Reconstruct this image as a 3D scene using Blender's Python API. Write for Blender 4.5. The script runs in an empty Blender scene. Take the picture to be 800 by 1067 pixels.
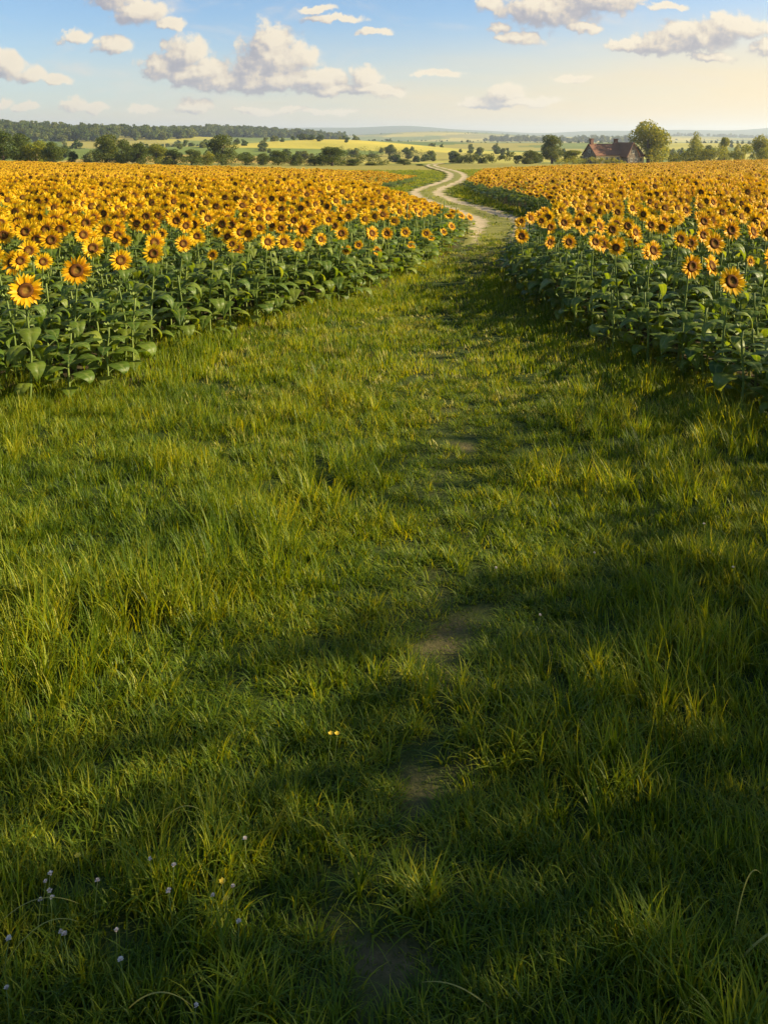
import bpy, math, random
import numpy as np
from mathutils import Vector, Matrix, Euler
random.seed(7); rng = np.random.default_rng(7)
R = math.radians
scene = bpy.context.scene
C = scene.collection
# ------------------------------------------------------------------ camera
F = 900.0; CAMH = 2.87; HY = 142.0; CX = 400.0      # focal length and horizon row measured on the 800x1067 photograph
cd = bpy.data.cameras.new('camera'); cam = bpy.data.objects.new('camera', cd); C.objects.link(cam)
cam.location = (0, 0, CAMH); cam.rotation_euler = (R(90), 0, 0)
cd.sensor_width = 36; cd.lens = 36 * F / 1067; cd.shift_y = -(533.5 - HY) / 1067
cd.clip_start = 0.1; cd.clip_end = 30000
scene.camera = cam
# ------------------------------------------------------------------ view
scene.view_settings.view_transform = 'Standard'
try: scene.view_settings.look = 'None'
except Exception: pass
scene.view_settings.gamma = 1; scene.view_settings.use_curve_mapping = False
scene.view_settings.exposure = 1.36
# ------------------------------------------------------------------ sun
SUN_EL, SUN_AZ = R(26), R(88)                     # azimuth clockwise from +Y (the view direction)
sl = bpy.data.lights.new('sun', 'SUN'); sl.energy = 5.0; sl.angle = R(0.5); sl.color = (1.0, 0.82, 0.52)
so = bpy.data.objects.new('sun', sl); C.objects.link(so)
sd = Vector((math.sin(SUN_AZ) * math.cos(SUN_EL), math.cos(SUN_AZ) * math.cos(SUN_EL), math.sin(SUN_EL)))
so.rotation_euler = sd.to_track_quat('Z', 'Y').to_euler()
so.location = sd * 50
# ------------------------------------------------------------------ node helpers
class NT:
    def __init__(s, nt): s.nt = nt; s.n = nt.nodes; s.l = nt.links
    def put(s, sock, v):
        if v is None: return
        if isinstance(v, bpy.types.NodeSocket): s.l.new(v, sock)
        else: sock.default_value = v
    def new(s, t, **k):
        n = s.n.new(t)
        for a, b in k.items(): setattr(n, a, b)
        return n
    def math(s, op, a, b=None, c=None, clamp=False):
        n = s.new('ShaderNodeMath', operation=op, use_clamp=clamp)
        s.put(n.inputs[0], a); s.put(n.inputs[1], b); s.put(n.inputs[2], c); return n.outputs[0]
    def vec(s, op, a, b=None, c=None):
        n = s.new('ShaderNodeVectorMath', operation=op)
        s.put(n.inputs[0], a); s.put(n.inputs[1], b); s.put(n.inputs[2], c)
        return n.outputs['Value'] if op in ('LENGTH', 'DOT_PRODUCT', 'DISTANCE') else n.outputs[0]
    def mix(s, f, a, b, blend='MIX'):
        n = s.new('ShaderNodeMix', data_type='RGBA', blend_type=blend)
        s.put(n.inputs[0], f); s.put(n.inputs[6], a); s.put(n.inputs[7], b); return n.outputs[2]
    def noise(s, v, scale, detail=4, rough=.55, dist=0.0):
        n = s.new('ShaderNodeTexNoise'); s.put(n.inputs['Vector'], v)
        n.inputs['Scale'].default_value = scale; n.inputs['Detail'].default_value = detail
        n.inputs['Roughness'].default_value = rough; n.inputs['Distortion'].default_value = dist
        return n
    def ramp(s, f, stops):
        n = s.new('ShaderNodeValToRGB'); s.put(n.inputs[0], f); e = n.color_ramp.elements
        while len(e) < len(stops): e.new(.5)
        for i, (p, c) in enumerate(stops): e[i].position = p; e[i].color = (*c, 1)
        return n.outputs[0]
    def smooth(s, v, a, b):
        n = s.new('ShaderNodeMapRange', interpolation_type='SMOOTHSTEP'); s.put(n.inputs[0], v)
        n.inputs[1].default_value = a; n.inputs[2].default_value = b; return n.outputs[0]
    def attr(s, name):
        n = s.new('ShaderNodeAttribute'); n.attribute_name = name; return n
# ------------------------------------------------------------------ world: Nishita sky with cumulus
# (centre x, centre y, half width, height above centre, depth below centre) in photo pixels = view directions
CLOUDS = [(284,44,28,24,24),(276,56,34,26,24),(302,66,32,28,22),(265,72,34,26,20),(285,84,70,16,15),(193,54,28,22,18),(205,78,42,20,15),(232,86,45,14,11),(168,70,24,16,12),(332,86,34,17,11),(380,82,22,16,12),(385,94,36,8,7),(348,95,50,8,6),
 (120,50,22,14,10),(78,38,18,10,8),(145,12,30,18,16),(118,-4,30,16,16),(178,22,18,8,8),
 (4,68,24,18,16),(34,80,24,12,9),(62,84,15,8,6),(-30,60,30,20,20),
 (4,109,12,7,5),(80,110,16,8,6),(28,112,16,5,4),(98,113,14,6,4),(205,112,24,12,5),(150,114,22,5,4),(262,115,24,5,4),(340,116,40,4,3),(300,113,20,4,3),
 (572,10,66,18,20),(625,0,50,24,18),(520,30,14,8,6),(540,42,26,8,8),(505,2,20,14,10),(610,30,18,6,6),
 (728,36,44,20,20),(690,46,44,16,14),(765,28,40,16,14),(655,46,22,8,7),(740,60,26,6,5),(800,50,24,14,12),
 (530,100,22,14,10),(530,108,44,8,5),(500,108,28,8,4),(562,109,24,7,4),(405,98,26,10,5),(600,82,26,6,4),(455,76,36,5,4),(348,18,34,6,5),(388,34,22,6,5),
 (330,8,24,5,4),(690,8,22,5,4)]
world = bpy.data.worlds.new('World'); scene.world = world; world.use_nodes = True
w = NT(world.node_tree); w.n.clear()
grp = bpy.data.node_groups.new('cloud_density', 'ShaderNodeTree')
grp.interface.new_socket('P', in_out='INPUT', socket_type='NodeSocketVector')
grp.interface.new_socket('D', in_out='OUTPUT', socket_type='NodeSocketFloat')
g = NT(grp); gi = g.new('NodeGroupInput'); go = g.new('NodeGroupOutput')
P = gi.outputs[0]                                  # (u, v, -v) in degrees-like units: pixel/100
n1 = g.noise(P, 2.4, 3, .5); n2 = g.noise(P, 7.5, 8, .66)
wob = g.vec('MULTIPLY', g.vec('SUBTRACT', n1.outputs['Color'], (.5, .5, .5)), (.34, .20, 0))
wob2 = g.vec('MULTIPLY', g.vec('SUBTRACT', n2.outputs['Color'], (.5, .5, .5)), (.16, .12, 0))
uvw = g.vec('ADD', g.vec('ADD', P, wob), wob2)
sp = g.new('ShaderNodeSeparateXYZ'); g.put(sp.inputs[0], uvw)
cb = g.new('ShaderNodeCombineXYZ'); g.put(cb.inputs[0], sp.outputs[0]); g.put(cb.inputs[1], sp.outputs[1]); g.put(cb.inputs[2], g.math('MULTIPLY', sp.outputs[1], -1.0))
acc = None
for (x, y, rx, ru, rd) in CLOUDS:
    cx, cy = (x - CX) / 100, (HY - y) / 100; a, b, c = 100 / rx, 100 / ru, 100 / rd
    q = g.vec('MULTIPLY_ADD', cb.outputs[0], (a, b, c), (-cx * a, -cy * b, cy * c))
    q = g.vec('MAXIMUM', q, (-1e3, 0, 0)); ln = g.vec('LENGTH', q)
    acc = ln if acc is None else g.math('MINIMUM', acc, ln)
vor = g.new('ShaderNodeTexVoronoi', feature='SMOOTH_F1'); g.put(vor.inputs['Vector'], uvw); vor.inputs['Scale'].default_value = 7.0; vor.inputs['Smoothness'].default_value = .35
f = g.math('SUBTRACT', 1.20, acc)
f = g.math('ADD', f, g.math('MULTIPLY', g.math('SUBTRACT', .42, vor.outputs['Distance']), .42))
f = g.math('ADD', f, g.math('MULTIPLY', g.math('SUBTRACT', n2.outputs['Fac'], .5), 1.3))
g.put(go.inputs[0], f)
tc = w.new('ShaderNodeTexCoord'); ws = w.new('ShaderNodeSeparateXYZ'); w.put(ws.inputs[0], tc.outputs['Generated'])
yy = w.math('MAXIMUM', w.math('ABSOLUTE', ws.outputs[1]), .12)
U = w.math('MULTIPLY', w.math('DIVIDE', ws.outputs[0], yy), F / 100)
V = w.math('MULTIPLY', w.math('DIVIDE', ws.outputs[2], yy), F / 100)
pc = w.new('ShaderNodeCombineXYZ'); w.put(pc.inputs[0], U); w.put(pc.inputs[1], V)
def dens(off):
    n = w.new('ShaderNodeGroup'); n.node_tree = grp; w.put(n.inputs[0], w.vec('ADD', pc.outputs[0], off)); return n.outputs[0]
d0 = dens((0, 0, 0)); d1 = dens((.15, .13, 0)); d2 = dens((.03, .03, 0))
alpha = w.smooth(d0, .06, .48)
lit = w.math('ADD', w.math('MULTIPLY', w.math('SUBTRACT', d0, d1), .75), w.math('MULTIPLY', w.math('SUBTRACT', d0, d2), .55))
lit = w.math('ADD', lit, .43, clamp=True)
thick = w.smooth(d0, .15, 1.25)
lit = w.math('SUBTRACT', lit, w.math('MULTIPLY', thick, .12), clamp=True)
SKYS = 0.064
sky = w.new('ShaderNodeTexSky', sky_type='NISHITA'); sky.sun_disc = False
sky.sun_elevation = SUN_EL; sky.sun_rotation = SUN_AZ; sky.air_density = 1.0; sky.dust_density = 0.5; sky.ozone_density = 5.0; sky.altitude = 100
cloudc = w.ramp(lit, [(0.0, (2.5, 2.45, 2.75)), (.28, (3.2, 3.0, 3.05)), (.55, (4.6, 4.0, 3.3)), (1.0, (6.2, 5.4, 4.1))])
# thin bright veil low over the horizon, warmer towards the sun
veil = w.math('MULTIPLY', w.smooth(V, 1.35, .0), w.noise(w.vec('MULTIPLY', pc.outputs[0], (.25, 2.2, 1)), 1.6, 5).outputs['Fac'])
veil = w.math('MULTIPLY', veil, w.math('MULTIPLY', w.smooth(U, -9.0, 4.0), 1.9))
skyc = w.mix(w.math('MULTIPLY', veil, 1.0, clamp=True), sky.outputs[0], (5.7, 4.7, 3.2, 1))
gl = w.vec('LENGTH', w.vec('MULTIPLY', w.vec('SUBTRACT', pc.outputs[0], (5.0, .25, 0)), (.17, .62, 1)))
skyc = w.mix(w.math('MULTIPLY', w.smooth(gl, 1.0, .0), .75), skyc, (6.6, 4.9, 2.5, 1))
cirr = w.noise(w.vec('MULTIPLY', pc.outputs[0], (.5, 1.6, 1)), 1.5, 7, .62, .6)
cirf = w.math('MULTIPLY', w.smooth(cirr.outputs['Fac'], .5, .8), .6)
skyc = w.mix(cirf, skyc, (5.2, 4.7, 4.1, 1))
up = w.math('MULTIPLY', alpha, w.smooth(ws.outputs[2], 0.0, .01))
fin = w.mix(w.math('MULTIPLY', up, .94), skyc, cloudc)
bg = w.new('ShaderNodeBackground'); w.put(bg.inputs[0], fin); bg.inputs[1].default_value = SKYS
bg0 = w.new('ShaderNodeBackground'); w.put(bg0.inputs[0], skyc); bg0.inputs[1].default_value = SKYS
sect = w.math('MULTIPLY', w.math('GREATER_THAN', ws.outputs[1], .1), w.math('MULTIPLY', w.math('LESS_THAN', w.math('ABSOLUTE', U), 7.0), w.math('LESS_THAN', w.math('ABSOLUTE', w.math('SUBTRACT', V, 1.25)), 1.25)))
mxs = w.new('ShaderNodeMixShader'); w.put(mxs.inputs[0], sect); w.l.new(bg0.outputs[0], mxs.inputs[1]); w.l.new(bg.outputs[0], mxs.inputs[2])
out = w.new('ShaderNodeOutputWorld'); w.l.new(mxs.outputs[0], out.inputs[0])
world.cycles.sampling_method = 'MANUAL'; world.cycles.sample_map_resolution = 512
# ------------------------------------------------------------------ object helpers
def tag(o, label=None, cat=None, group=None, kind=None):
    for k, v in (('label', label), ('category', cat), ('group', group), ('kind', kind)):
        if v: o[k] = v
    return o
def empty(name, loc, rz=0):
    o = bpy.data.objects.new(name, None); C.objects.link(o); o.location = loc; o.rotation_euler = (0, 0, rz); o.empty_display_size = .2; return o
class MB:
    """collects vertices and faces of one mesh"""
    def __init__(s): s.v = []; s.f = []; s.t = []; s.mi = []; s.n = 0
    def add(s, v, f, tint=.5, m=0):
        v = np.asarray(v, float).reshape(-1, 3); s.v.append(v)
        s.f += [tuple(int(i) + s.n for i in q) for q in f]; s.mi += [m] * len(f)
        s.t.append(np.full(len(v), tint) if np.isscalar(tint) else np.asarray(tint, float)); s.n += len(v)
    def mesh(s, name, mats, smooth=True):
        me = bpy.data.meshes.new(name); V = np.concatenate(s.v)
        me.from_pydata(V.tolist(), [], s.f)
        a = me.attributes.new('tint', 'FLOAT', 'POINT'); a.data.foreach_set('value', np.concatenate(s.t))
        for m in (mats if isinstance(mats, (list, tuple)) else [mats]): me.materials.append(m)
        me.polygons.foreach_set('material_index', s.mi)
        if smooth: me.polygons.foreach_set('use_smooth', [True] * len(me.polygons))
        me.update(); return me
    def build(s, name, mats, parent=None, smooth=True):
        o = bpy.data.objects.new(name, s.mesh(name, mats, smooth)); C.objects.link(o); o.parent = parent; return o
    def tube(s, pts, rad, seg=6, tint=.5, m=0, cap=True):
        pts = [Vector(p) for p in pts]; vs = []
        for i, p in enumerate(pts):
            d = (pts[min(i + 1, len(pts) - 1)] - pts[max(i - 1, 0)]).normalized()
            a = d.cross(Vector((0, 1, 0)) if abs(d.y) < .9 else Vector((1, 0, 0))).normalized(); b = d.cross(a)
            r = rad[i] if hasattr(rad, '__len__') else rad
            for k in range(seg):
                t = 2 * math.pi * k / seg; vs.append(p + a * (r * math.cos(t)) + b * (r * math.sin(t)))
        f = []
        for i in range(len(pts) - 1):
            for k in range(seg):
                k2 = (k + 1) % seg; f.append((i * seg + k, i * seg + k2, (i + 1) * seg + k2, (i + 1) * seg + k))
        if cap: f.append(tuple((len(pts) - 1) * seg + k for k in range(seg)))
        s.add([tuple(v) for v in vs], f, tint, m)
    def box(s, x0, x1, y0, y1, z0, z1, tint=.5, m=0):
        v = [(x, y, z) for z in (z0, z1) for y in (y0, y1) for x in (x0, x1)]
        s.add(v, [(0, 2, 3, 1), (4, 5, 7, 6), (0, 1, 5, 4), (2, 6, 7, 3), (0, 4, 6, 2), (1, 3, 7, 5)], tint, m)
# ------------------------------------------------------------------ materials
def leafy(name, c0, c1, c2=None, trans=.35, tcol=None, rough=.55, spec=.25, vein=False, randw=.5, wn=0):
    m = bpy.data.materials.new(name); m.use_nodes = True; t = NT(m.node_tree); t.n.clear()
    ti = t.attr('tint').outputs['Fac']; oi = t.new('ShaderNodeObjectInfo').outputs['Random']
    x = t.math('ADD', t.math('MULTIPLY', ti, 1 - randw), t.math('MULTIPLY', oi, randw), clamp=True)
    geo = t.new('ShaderNodeTexCoord')
    nz = t.noise(geo.outputs['Object'], 9.0, 3).outputs['Fac']
    if wn:
        wz = t.noise(t.new('ShaderNodeNewGeometry').outputs['Position'], .75, 4, .6).outputs['Fac']
        x = t.math('ADD', x, t.math('MULTIPLY', t.math('SUBTRACT', wz, .5), wn))
    x = t.math('ADD', x, t.math('MULTIPLY', t.math('SUBTRACT', nz, .5), .5), clamp=True)
    col = t.ramp(x, [(0.12, c0), (.85, c1)] if c2 is None else [(.08, c0), (.5, c1), (.95, c2)])
    p = t.new('ShaderNodeBsdfPrincipled'); t.put(p.inputs['Base Color'], col); p.inputs['Roughness'].default_value = rough
    p.inputs['Specular IOR Level'].default_value = spec
    if vein:
        vn = t.attr('vein').outputs['Fac']
        vm = t.math('MULTIPLY', t.smooth(vn, .45, .0), .55)
        vm = t.math('MULTIPLY', vm, t.smooth(t.attr('veined').outputs['Fac'], 0.0, 1.0)); col = t.mix(vm, col, (.20, .24, .06, 1)); t.put(p.inputs['Base Color'], col)
        bm = t.new('ShaderNodeBump'); bm.inputs['Strength'].default_value = .5; bm.inputs['Distance'].default_value = .01; t.put(bm.inputs['Height'], vn)
        t.l.new(bm.outputs[0], p.inputs['Normal'])
    tr = t.new('ShaderNodeBsdfTranslucent')
    t.put(tr.inputs[0], t.mix(1.0, col, (*(tcol or (1.5, 1.35, .6)), 1), 'MULTIPLY'))
    mx = t.new('ShaderNodeMixShader'); mx.inputs[0].default_value = trans
    t.l.new(p.outputs[0], mx.inputs[1]); t.l.new(tr.outputs[0], mx.inputs[2])
    o = t.new('ShaderNodeOutputMaterial'); t.l.new(mx.outputs[0], o.inputs[0]); return m
def plain(name, c0, c1, scale=4, rough=.85, bump=.3, detail=6, kind=None):
    m = bpy.data.materials.new(name); m.use_nodes = True; t = NT(m.node_tree); t.n.clear()
    co = t.new('ShaderNodeTexCoord').outputs['Object']
    nz = t.noise(co, scale, detail, .6); x = nz.outputs['Fac']
    if kind == 'stone':
        b = t.new('ShaderNodeTexVoronoi'); t.put(b.inputs['Vector'], t.vec('MULTIPLY', co, (1, 1, 1.8))); b.inputs['Scale'].default_value = 2.2
        x = t.mix(.6, x, b.outputs['Color'])
    if kind == 'tile':
        wv = t.new('ShaderNodeTexBrick'); t.put(wv.inputs['Vector'], t.vec('MULTIPLY', co, (1, 1, 1))); wv.inputs['Scale'].default_value = 2.5
        x = t.math('MULTIPLY', x, t.math('ADD', .6, t.math('MULTIPLY', t.math('SINE', t.math('MULTIPLY', co_z(t, co), 18.0)), .35)))
    col = t.ramp(x, [(.3, c0), (.7, c1)])
    p = t.new('ShaderNodeBsdfPrincipled'); t.put(p.inputs['Base Color'], col); p.inputs['Roughness'].default_value = rough; p.inputs['Specular IOR Level'].default_value = .25
    bm = t.new('ShaderNodeBump'); bm.inputs['Strength'].default_value = bump; bm.inputs['Distance'].default_value = .02
    t.put(bm.inputs['Height'], nz.outputs['Fac']); t.l.new(bm.outputs[0], p.inputs['Normal'])
    o = t.new('ShaderNodeOutputMaterial'); t.l.new(p.outputs[0], o.inputs[0]); return m
def co_z(t, co):
    s = t.new('ShaderNodeSeparateXYZ'); t.put(s.inputs[0], co); return s.outputs[2]
M_petal = leafy('petal', (.72, .33, .005), (.78, .48, .007), (.82, .58, .012), trans=.40, tcol=(1.1, 1.0, .6), rough=.5, spec=.2, randw=.35)
M_seed = leafy('seeds', (.045, .017, .005), (.12, .046, .009), (.21, .13, .02), trans=0.0, rough=.85, spec=.1, randw=.1)
M_sfleaf = leafy('sunflower_leaf', (.038, .082, .010), (.085, .140, .013), (.18, .22, .026), trans=.38, tcol=(2.2, 1.9, .5), rough=.5, spec=.35, vein=True)
M_stem = leafy('sunflower_stem', (.10, .15, .03), (.18, .23, .05), trans=.05, rough=.6)
M_grass = leafy('grass_blades', (.044, .092, .006), (.126, .192, .008), (.32, .325, .022), trans=.46, tcol=(2.05, 1.65, .22), rough=.5, spec=.25, randw=.40, wn=1.1)
M_dry_sunlit = leafy('dry_grass', (.26, .25, .06), (.40, .37, .09), trans=.35)  # dry grass; its pale yellow also stands in for sunlight on lawn and stalks
M_tree = leafy('tree_leaves', (.032, .060, .010), (.068, .098, .014), (.14, .15, .020), trans=.32, tcol=(2.0, 1.6, .4), rough=.6, spec=.15, randw=.25)
M_tree2 = leafy('light_tree_leaves', (.10, .14, .015), (.20, .23, .02), (.34, .33, .03), trans=.42, tcol=(1.8, 1.4, .4), rough=.6, spec=.15, randw=.25)
M_bark = plain('bark', (.06, .045, .03), (.14, .10, .07), 5)
# ------------------------------------------------------------------ terrain
def sst(x, a, b):
    t = np.clip((np.asarray(x, float) - a) / (b - a), 0, 1); return t * t * (3 - 2 * t)
def gau(X, Y, cx, cy, sx, sy, a): return a * np.exp(-((X - cx) / sx) ** 2 - ((Y - cy) / sy) ** 2)
def ground(X, Y):
    X = np.asarray(X, float); Y = np.asarray(Y, float)
    z = -.020 * np.clip(Y - 22, 0, None) - .0  # long fall away from the viewer
    z = np.where(Y > 22, -.020 * (np.sqrt((Y - 22) ** 2 + 36) - 6 * np.exp(-(Y - 22) / 20)), 0) * 1.0
    z = np.where(Y > 22, z, 0)
    cross = np.where(X < 0, .013, .017) * (np.sqrt(X * X + 64) - 8)
    z = z + cross * sst(Y, 22, 70) * (1 - sst(Y, 115, 190))
    base = -9.5 + 1.2 * np.sin(X / 160 + 1) * np.sin(Y / 230)
    t = sst(Y, 200, 420); z = z * (1 - t) + base * t
    z = z + .03 * np.sin(X * 1.1 + .4) * np.sin(Y * .8) * sst(Y, 2, 5)
    r = np.hypot(X, Y); th = np.arctan2(X, np.maximum(Y, 1e-3))
    z = z + gau(X, Y, -520, 880, 300, 170, 21) + gau(X, Y, -255, 1300, 190, 170, 17) + gau(X, Y, -38, 570, 85, 120, 9.5) + gau(X, Y, -150, 430, 120, 90, 5.5)
    z = z + gau(X, Y, -90, 1000, 260, 180, 7) + gau(X, Y, 300, 900, 260, 120, 5)
    far = sst(r, 2300, 3300) * (14 + 10 * np.sin(th * 9 + 1) + 6 * np.sin(th * 23)) * (1 - sst(r, 3600, 4200))
    far2 = sst(r, 4300, 6200) * (62 + 20 * np.sin(th * 11 + 2.2) + 9 * np.sin(th * 27 + .5) + 3 * np.sin(th * 61))
    return z + np.clip(far, 0, None) + far2
def gz(x, y): return float(ground(x, y))
# field cover, painted per vertex: base colour only
seeds = []
for ring_r, n in ((150, 9), (260, 10), (400, 12), (600, 16), (850, 20), (1150, 24), (1550, 28), (2050, 34), (2700, 40), (3500, 50)):
    for k in range(n):
        th = R(-40) + R(80) * (k + rng.uniform(.1, .9)) / n; rr = ring_r * rng.uniform(.88, 1.12)
        seeds.append((rr * math.sin(th), rr * math.cos(th)))
seeds = np.array(seeds)
PAL = np.array([(.40, .36, .07), (.17, .21, .05), (.10, .15, .035), (.33, .29, .07), (.28, .25, .06), (.13, .18, .045), (.46, .38, .07)])
pal_i = rng.integers(0, len(PAL), len(seeds)); pal_i[:9] = 4
def logp(X, Y):
    r = np.hypot(X, Y); th = np.arctan2(X, Y); return np.stack([th * 2.2, np.log(np.maximum(r, 1)) * 1.6], -1)
S2 = logp(seeds[:, 0], seeds[:, 1])
def cells(X, Y):
    p = logp(np.ravel(X), np.ravel(Y)); p = p + .02 * np.sin(p[:, ::-1] * 23)
    d = ((p[:, None, :] - S2[None]) ** 2).sum(-1); o = np.argsort(d, 1)[:, :2]
    d1 = np.sqrt(np.take_along_axis(d, o[:, :1], 1)[:, 0]); d2 = np.sqrt(np.take_along_axis(d, o[:, 1:2], 1)[:, 0])
    return o[:, 0], (d2 - d1)
# fields and track, world metres
LEFT = [(-90, -10), (-8, -6), (-5.2, 3), (-4.15, 7.9), (-3.8, 8.8), (-2.98, 9.5), (-2.6, 11.8), (-1.95, 12.6), (-1.1, 14.0), (-.4, 15.2), (.8, 18.2), (1.9, 22.5), (2.5, 27), (1.5, 34), (.3, 41), (-.5, 48), (.2, 55), (1.4, 62), (2.8, 72), (-8, 85), (-30, 102), (-55, 114), (-110, 125)]
RIGHT = [(90, -12), (6.4, -10), (5.6, -2), (5.1, 4), (4.2, 7), (3.72, 8.5), (3.3, 10.0), (2.98, 10.9), (2.72, 12.4), (2.48, 14.4), (2.3, 16.6), (2.5, 18.6), (3.7, 21.5), (4.9, 25), (5.5, 29), (5.4, 34), (4.9, 39), (4.9, 46), (5.2, 55), (7.2, 70), (9.5, 86), (16, 92), (40, 108), (70, 122), (120, 130)]
def inside(poly, X, Y):
    X = np.asarray(X, float); Y = np.asarray(Y, float); r = np.zeros(X.shape, bool); n = len(poly)
    for i in range(n):
        (x0, y0), (x1, y1) = poly[i], poly[(i + 1) % n]
        if y0 == y1: continue
        c = ((y0 > Y) != (y1 > Y)) & (X < (x1 - x0) * (Y - y0) / (y1 - y0) + x0); r ^= c
    return r
def edged(line, X, Y, closed=True):
    X = np.asarray(X, float); Y = np.asarray(Y, float); d = np.full(X.shape, 1e9); n = len(line)
    for i in range(n if closed else n - 1):
        (x0, y0), (x1, y1) = line[i], line[(i + 1) % n]; dx, dy = x1 - x0, y1 - y0
        t = np.clip(((X - x0) * dx + (Y - y0) * dy) / (dx * dx + dy * dy), 0, 1)
        d = np.minimum(d, np.hypot(X - x0 - t * dx, Y - y0 - t * dy))
    return d
def px(x, y):      # a photo pixel on the falling ground -> world
    Z = 10.0
    for _ in range(60): Z = (CAMH - gz((x - CX) / F * Z, Z)) * F / (y - HY) * .5 + Z * .5
    return ((x - CX) / F * Z, Z)
WORN = [(-.10, 1.5), (-.09, 2.8), (.02, 3.4), (.17, 3.93), (.39, 5), (.55, 6.2), (.6, 7.6), (.72, 10), (1.0, 13.7), (1.65, 16.5), (2.2, 19)]
TRK = [(1.0, 13.7), (1.65, 16.5), (2.35, 20), (3.15, 24.5), (3.85, 28.5), (4.0, 31), (3.75, 34.5), (3.3, 38.5), (2.75, 44), (2.5, 50), (2.9, 56), (4.2, 64), (5.9, 74), (7.3, 86), (8.4, 102), (8.6, 122), (8.6, 150), (10, 180), (15, 215), (24, 265)]
def spline(P, n):
    P = np.array(P, float); o = []
    for i in range(len(P) - 1):
        p0, p1, p2, p3 = P[max(i - 1, 0)], P[i], P[i + 1], P[min(i + 2, len(P) - 1)]
        for k in range(n):
            t = k / n; o.append(.5 * ((2 * p1) + (-p0 + p2) * t + (2 * p0 - 5 * p1 + 4 * p2 - p3) * t * t + (-p0 + 3 * p1 - 3 * p2 + p3) * t ** 3))
    o.append(P[-1]); return np.array(o)
TS = spline(TRK[2:], 14)
WSP = [(.42, 4.95, .18, .42), (.19, 3.95, .20, .30), (-.05, 3.08, .20, .22), (.05, 2.2, .2, .3), (.66, 8.2, .12, .5)]
def wornf(X, Y, WR):
    b = np.exp(-(edged(WR, X, Y, False) / .34) ** 2) * .30
    for (a, c, sx, sy) in WSP: b = np.maximum(b, np.exp(-((X - a - .1 * np.sin(Y * 5)) / sx) ** 2 - ((Y - c) / sy) ** 2))
    return b
# --- ground sheet: polar grid round the viewer, reaching the horizon
rr = np.concatenate([[0.0], np.exp(np.linspace(math.log(.8), math.log(9000), 430))])
th = np.concatenate([np.arange(-180, -34, 2.0), np.arange(-34, 34, .11), np.arange(34, 180, 2.0)])
th = np.radians(th); na = len(th); nr = len(rr)
RR, TH = np.meshgrid(rr, th, indexing='ij'); GX = RR * np.sin(TH); GY = RR * np.cos(TH); GZ = ground(GX, GY)
idx = np.arange(nr * na).reshape(nr, na); a_ = idx[:-1]; b_ = idx[1:]
quads = np.stack([a_, b_, np.roll(b_, -1, 1), np.roll(a_, -1, 1)], -1).reshape(-1, 4)[:, ::-1]
me = bpy.data.meshes.new('ground'); nv = nr * na
me.vertices.add(nv); me.vertices.foreach_set('co', np.stack([GX, GY, GZ], -1).ravel())
me.loops.add(quads.size); me.loops.foreach_set('vertex_index', quads.ravel()); me.polygons.add(len(quads))
me.polygons.foreach_set('loop_start', np.arange(len(quads)) * 4); me.polygons.foreach_set('loop_total', np.full(len(quads), 4))
col = np.empty((nv, 4)); fx, fy = GX.ravel(), GY.ravel(); rad = np.hypot(fx, fy)
near = np.array((.055, .078, .018)); col[:, :3] = near; col[:, 3] = 1
fm = (fy > 118) & (rad > 118)
ci, bd = cells(fx[fm], fy[fm]); cc = PAL[pal_i[ci]]
hill = (rad[fm] > 4000)[:, None]; cc = np.where(hill, np.array((.09, .12, .05)), cc)
col[fm, :3] = cc
for (a, b, c, d, k_) in ((-150, 430, 150, 110, (.17, .22, .045)), (-38, 570, 100, 135, (.50, .42, .07)), (-70, 330, 55, 45, (.42, .30, .07)), (150, 520, 120, 90, (.44, .40, .08)), (-330, 640, 160, 60, (.15, .21, .045))):
    col[((fx - a) / c) ** 2 + ((fy - b) / d) ** 2 < 1 + .12 * np.sin(fx / 17), :3] = k_
me.attributes.new('cover', 'FLOAT_COLOR', 'POINT').data.foreach_set('color', col.ravel())
worn = wornf(fx, fy, WORN)
ve = np.where(rad < 130, np.exp(-(edged([tuple(p) for p in TS[:180:4]], fx, fy, False) / 1.4) ** 2), 0) * .55 * (fy > 18)
me.attributes.new('worn', 'FLOAT', 'POINT').data.foreach_set('value', np.maximum(worn, ve))
inf = (inside(LEFT, fx, fy) | inside(RIGHT, fx, fy)).astype(float)
me.attributes.new('crop', 'FLOAT', 'POINT').data.foreach_set('value', inf)
me.update(calc_edges=True); me.validate()
me.polygons.foreach_set('use_smooth', [True] * len(me.polygons))
gm = bpy.data.materials.new('ground_cover'); gm.use_nodes = True; t = NT(gm.node_tree); t.n.clear()
co = t.new('ShaderNodeTexCoord').outputs['Object']
nA = t.noise(co, 1.3, 6, .6).outputs['Fac']; nB = t.noise(co, 22, 6, .65).outputs['Fac']; nC = t.noise(t.vec('MULTIPLY', co, (1, 1, 0)), .012, 6, .6).outputs['Fac']
base = t.mix(1.0, t.attr('cover').outputs['Color'], t.ramp(nC, [(.3, (.72, .78, .7)), (.7, (1.25, 1.2, 1.15))]), 'MULTIPLY')
base = t.mix(t.math('MULTIPLY', nB, .6), base, t.mix(1.0, base, (.45, .5, .4, 1), 'MULTIPLY'))
soil = t.ramp(nB, [(.3, (.075, .058, .028)), (.7, (.19, .14, .07))])
wf = t.math('MULTIPLY', t.attr('worn').outputs['Fac'], t.smooth(nA, .40, .62))
base = t.mix(t.math('MULTIPLY', wf, .9), base, soil)
base = t.mix(t.math('MULTIPLY', t.attr('crop').outputs['Fac'], .9), base, t.ramp(nB, [(.3, (.045, .035, .02)), (.7, (.09, .07, .04))]))
p = t.new('ShaderNodeBsdfPrincipled'); t.put(p.inputs['Base Color'], base); p.inputs['Roughness'].default_value = .95; p.inputs['Specular IOR Level'].default_value = .1
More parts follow.
